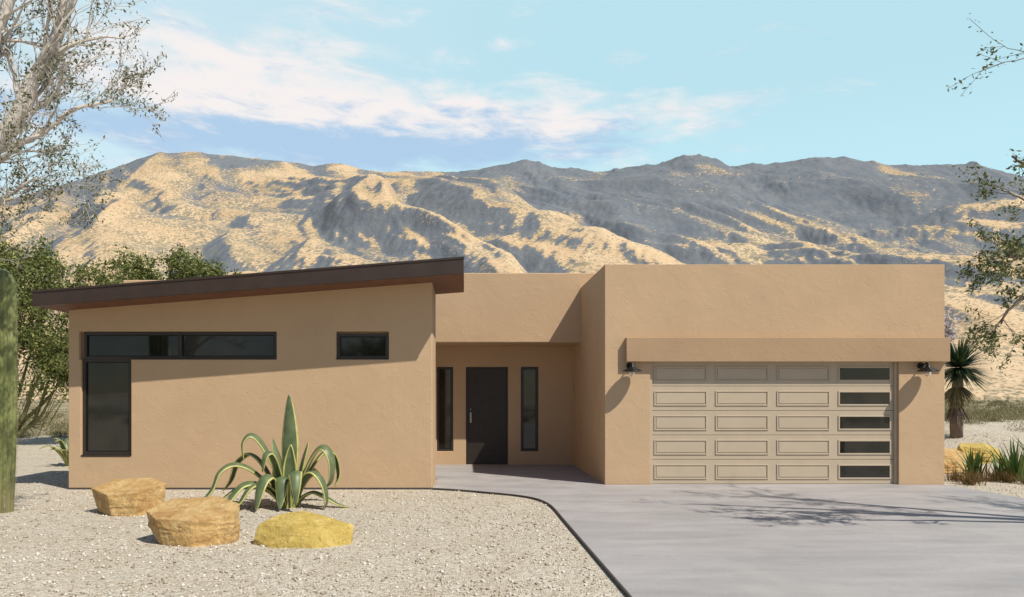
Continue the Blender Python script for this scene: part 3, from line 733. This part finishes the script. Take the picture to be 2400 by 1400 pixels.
def boulder(name, loc, topp, botp, mat, seed, rough=.02, bev=.005):
    bm = bmesh.new()
    for (x, y, z) in topp+botp: bm.verts.new((x, y, z))
    r_ = bmesh.ops.convex_hull(bm, input=bm.verts)
    bmesh.ops.dissolve_limit(bm, angle_limit=rd(5), verts=bm.verts, edges=bm.edges)
    bmesh.ops.bevel(bm, geom=list(bm.edges), offset=bev, segments=1, affect='EDGES')
    bmesh.ops.triangulate(bm, faces=bm.faces)
    for _ in range(7):
        es = [e for e in bm.edges if e.calc_length() > .03]
        if not es: break
        bmesh.ops.subdivide_edges(bm, edges=es, cuts=1); bmesh.ops.triangulate(bm, faces=bm.faces)
        if len(bm.verts) > 12000: break
    from mathutils import noise as mn
    for v in bm.verts:
        o = Vector((seed*3.1, 1.7, seed)); d = v.co.normalized()
        q = mn.fractal(v.co*8+o, .8, 2.1, 6)*rough
        strat = abs(mn.noise(Vector((v.co.x*2, v.co.y*2, v.co.z*18))+o))*rough*1.2
        v.co += Vector((d.x, d.y, d.z*.4))*(q-strat)
    me = bpy.data.meshes.new(name); bm.to_mesh(me); me.materials.append(mat)
    o = link(bpy.data.objects.new(name, me)); o.location = loc; return o
boulder('boulder', (-5.10, 10.75, -.03),
  [(-.54,-.02,.40),(-.34,.32,.50),(.22,.36,.52),(.54,.12,.46),(.30,-.30,.37),(-.14,-.33,.34)],
  [(-.40,-.02,0),(-.28,.30,0),(.28,.36,0),(.52,.08,0),(.26,-.36,0),(-.06,-.34,0),(-.52,-.02,.30)], ROCKA, 1, .013)
boulder('boulder', (-3.28, 8.62, -.03),
  [(-.56,-.06,.40),(-.40,.30,.50),(.18,.38,.52),(.50,.14,.46),(.52,-.12,.37),(.08,-.34,.33),(-.36,-.26,.34)],
  [(-.42,-.04,0),(-.33,.3,0),(.3,.36,0),(.54,.04,0),(.50,-.16,0),(.12,-.40,0),(-.26,-.26,0),(-.53,-.08,.24)], ROCKA, 2, .014)
boulder('boulder', (-1.92, 8.55, -.03),
  [(-.55,-.08,.25),(-.36,.14,.34),(-.08,.20,.38),(.32,.12,.29),(.58,.0,.24),(-.10,-.24,.25),(.26,-.28,.15)],
  [(-.59,-.14,0),(-.57,-.16,.10),(-.30,-.34,0),(.20,-.38,0),(.56,-.14,0),(.52,.22,0),(0,.34,0),(-.42,.26,0)], ROCKB, 3, .010)
boulder('boulder', (10.95, 16.7, .02), [(-.9,-.1,.45),(-.2,.4,.55),(.7,.3,.5),(.9,-.1,.3),(0,-.4,.4)], [(-1,0,0),(-.6,-.5,0),(.5,-.6,0),(1.1,-.1,0),(.8,.5,0),(-.6,.6,0)], ROCKA, 4, .03)
boulder('boulder', (12.6, 17.6, .1), [(-.5,-.1,.45),(-.2,.3,.5),(.4,.3,.5),(.5,-.1,.35),(0,-.3,.4)], [(-.6,0,0),(-.4,-.4,0),(.4,-.4,0),(.6,-.1,0),(.5,.4,0),(-.4,.4,0)], ROCKB, 5, .03)

# ------------------------------------------------------------------ sun, sky, camera
SD = Vector((1.13, -1.0, 1.9)).normalized()
sl = bpy.data.lights.new('sun', 'SUN'); sl.energy = 5.0; sl.angle = rd(.53); sl.color = (1, .93, .80)
so = link(bpy.data.objects.new('sun', sl)); so.rotation_euler = SD.to_track_quat('Z', 'Y').to_euler(); so.location = (20, -10, 30)
w = bpy.data.worlds.new('World'); scene.world = w; w.use_nodes = True; nt = NT(w.node_tree); bg = w.node_tree.nodes['Background']
sky = nt.node('ShaderNodeTexSky', sky_type='NISHITA'); sky.sun_disc = False
sky.sun_elevation = math.asin(SD.z); sky.sun_rotation = math.atan2(SD.x, SD.y)
sky.air_density = 1.0; sky.dust_density = .3; sky.ozone_density = 1.2
ST = .08
tc = nt.node('ShaderNodeTexCoord'); sp = nt.node('ShaderNodeSeparateXYZ'); nt.l.new(tc.outputs['Generated'], sp.inputs[0])
az = nt.math('ARCTAN2', sp.outputs[0], sp.outputs[1]); el = nt.math('ARCSINE', sp.outputs[2])
def gauss(a0, e0, sa_, se_, amp, tilt=0.):
    da = nt.math('SUBTRACT', az, a0); de = nt.math('SUBTRACT', nt.math('SUBTRACT', el, e0), nt.math('MULTIPLY', da, tilt))
    q = nt.math('ADD', nt.math('POWER', nt.math('DIVIDE', nt.math('ABSOLUTE', da), sa_), 2.), nt.math('POWER', nt.math('DIVIDE', nt.math('ABSOLUTE', de), se_), 2.))
    return nt.math('MULTIPLY', nt.math('EXPONENT', nt.math('MULTIPLY', q, -1.)), amp)
def addn(*a):
    r = a[0]
    for q in a[1:]: r = nt.math('ADD', r, q)
    return r
cv = nt.node('ShaderNodeCombineXYZ')
nt.put(cv.inputs[0], nt.math('MULTIPLY', az, 3.4)); nt.put(cv.inputs[1], nt.math('ADD', nt.math('MULTIPLY', el, 12.), nt.math('MULTIPLY', az, .6)))
n1_ = nt.noise(cv.outputs[0], 2.3, 12, .60, .35)
mask = addn(gauss(-.24, .385, .30, .060, 1.0, -.06), gauss(.15, .365, .22, .036, .85, -.05), gauss(.33, .372, .07, .014, .5, 0),
            gauss(.20, .437, .05, .010, .4, 0), gauss(.07, .462, .04, .010, .4, 0), gauss(-.38, .33, .30, .05, .85, 0), gauss(-.50, .52, .40, .10, .45, 0), gauss(.0, .325, .26, .022, .5, 0))
dn = nt.math('ADD', nt.math('MULTIPLY', nt.math('SUBTRACT', n1_, .5), 2.5), nt.math('SUBTRACT', mask, .46))
dn = nt.smooth(dn, -.25, .65)
n2_ = nt.noise(cv.outputs[0], 3.4, 10, .62, .3)
shade = nt.smooth(addn(n2_, gauss(-.20, .330, .45, .034, .36, 0), gauss(-.3, .41, .3, .05, -.08, 0)), .46, .76)
K = 1/ST
ccol = nt.mix(shade, (.96*K, .89*K, .87*K), (.43*K, .61*K, .83*K))
north = nt.smooth(sp.outputs[1], .15, .65)
veil = nt.math('ADD', nt.smooth(az, -.7, .7, .90, .86), nt.smooth(el, .22, .42, .12, .0), clamp=True)
veil = nt.math('MULTIPLY', veil, nt.smooth(el, .55, 1.0, 1, .1))
veil = nt.math('MULTIPLY', veil, north)
pale = nt.mix(nt.smooth(az, -.5, .25), (.64*K, .85*K, .94*K), (.55*K, .85*K, .95*K))
base_ = nt.mix(veil, sky.outputs[0], pale)
fin = nt.mix(nt.math('MULTIPLY', nt.math('MULTIPLY', dn, .92), north), base_, ccol)
nt.l.new(fin, bg.inputs[0]); bg.inputs[1].default_value = ST
cam = bpy.data.cameras.new('camera'); cam.sensor_width = 36; cam.lens = 36*1673/2400
cam.shift_x = 108/2400; cam.shift_y = 234/2400; cam.clip_start = .1; cam.clip_end = 30000
co = link(bpy.data.objects.new('camera', cam)); co.location = (0, 0, EYE); co.rotation_euler = (math.pi/2, 0, 0)
scene.camera = co
scene.view_settings.view_transform = 'Standard'; scene.view_settings.look = 'None'; scene.view_settings.exposure = 0
print('leaves', n1, n2)
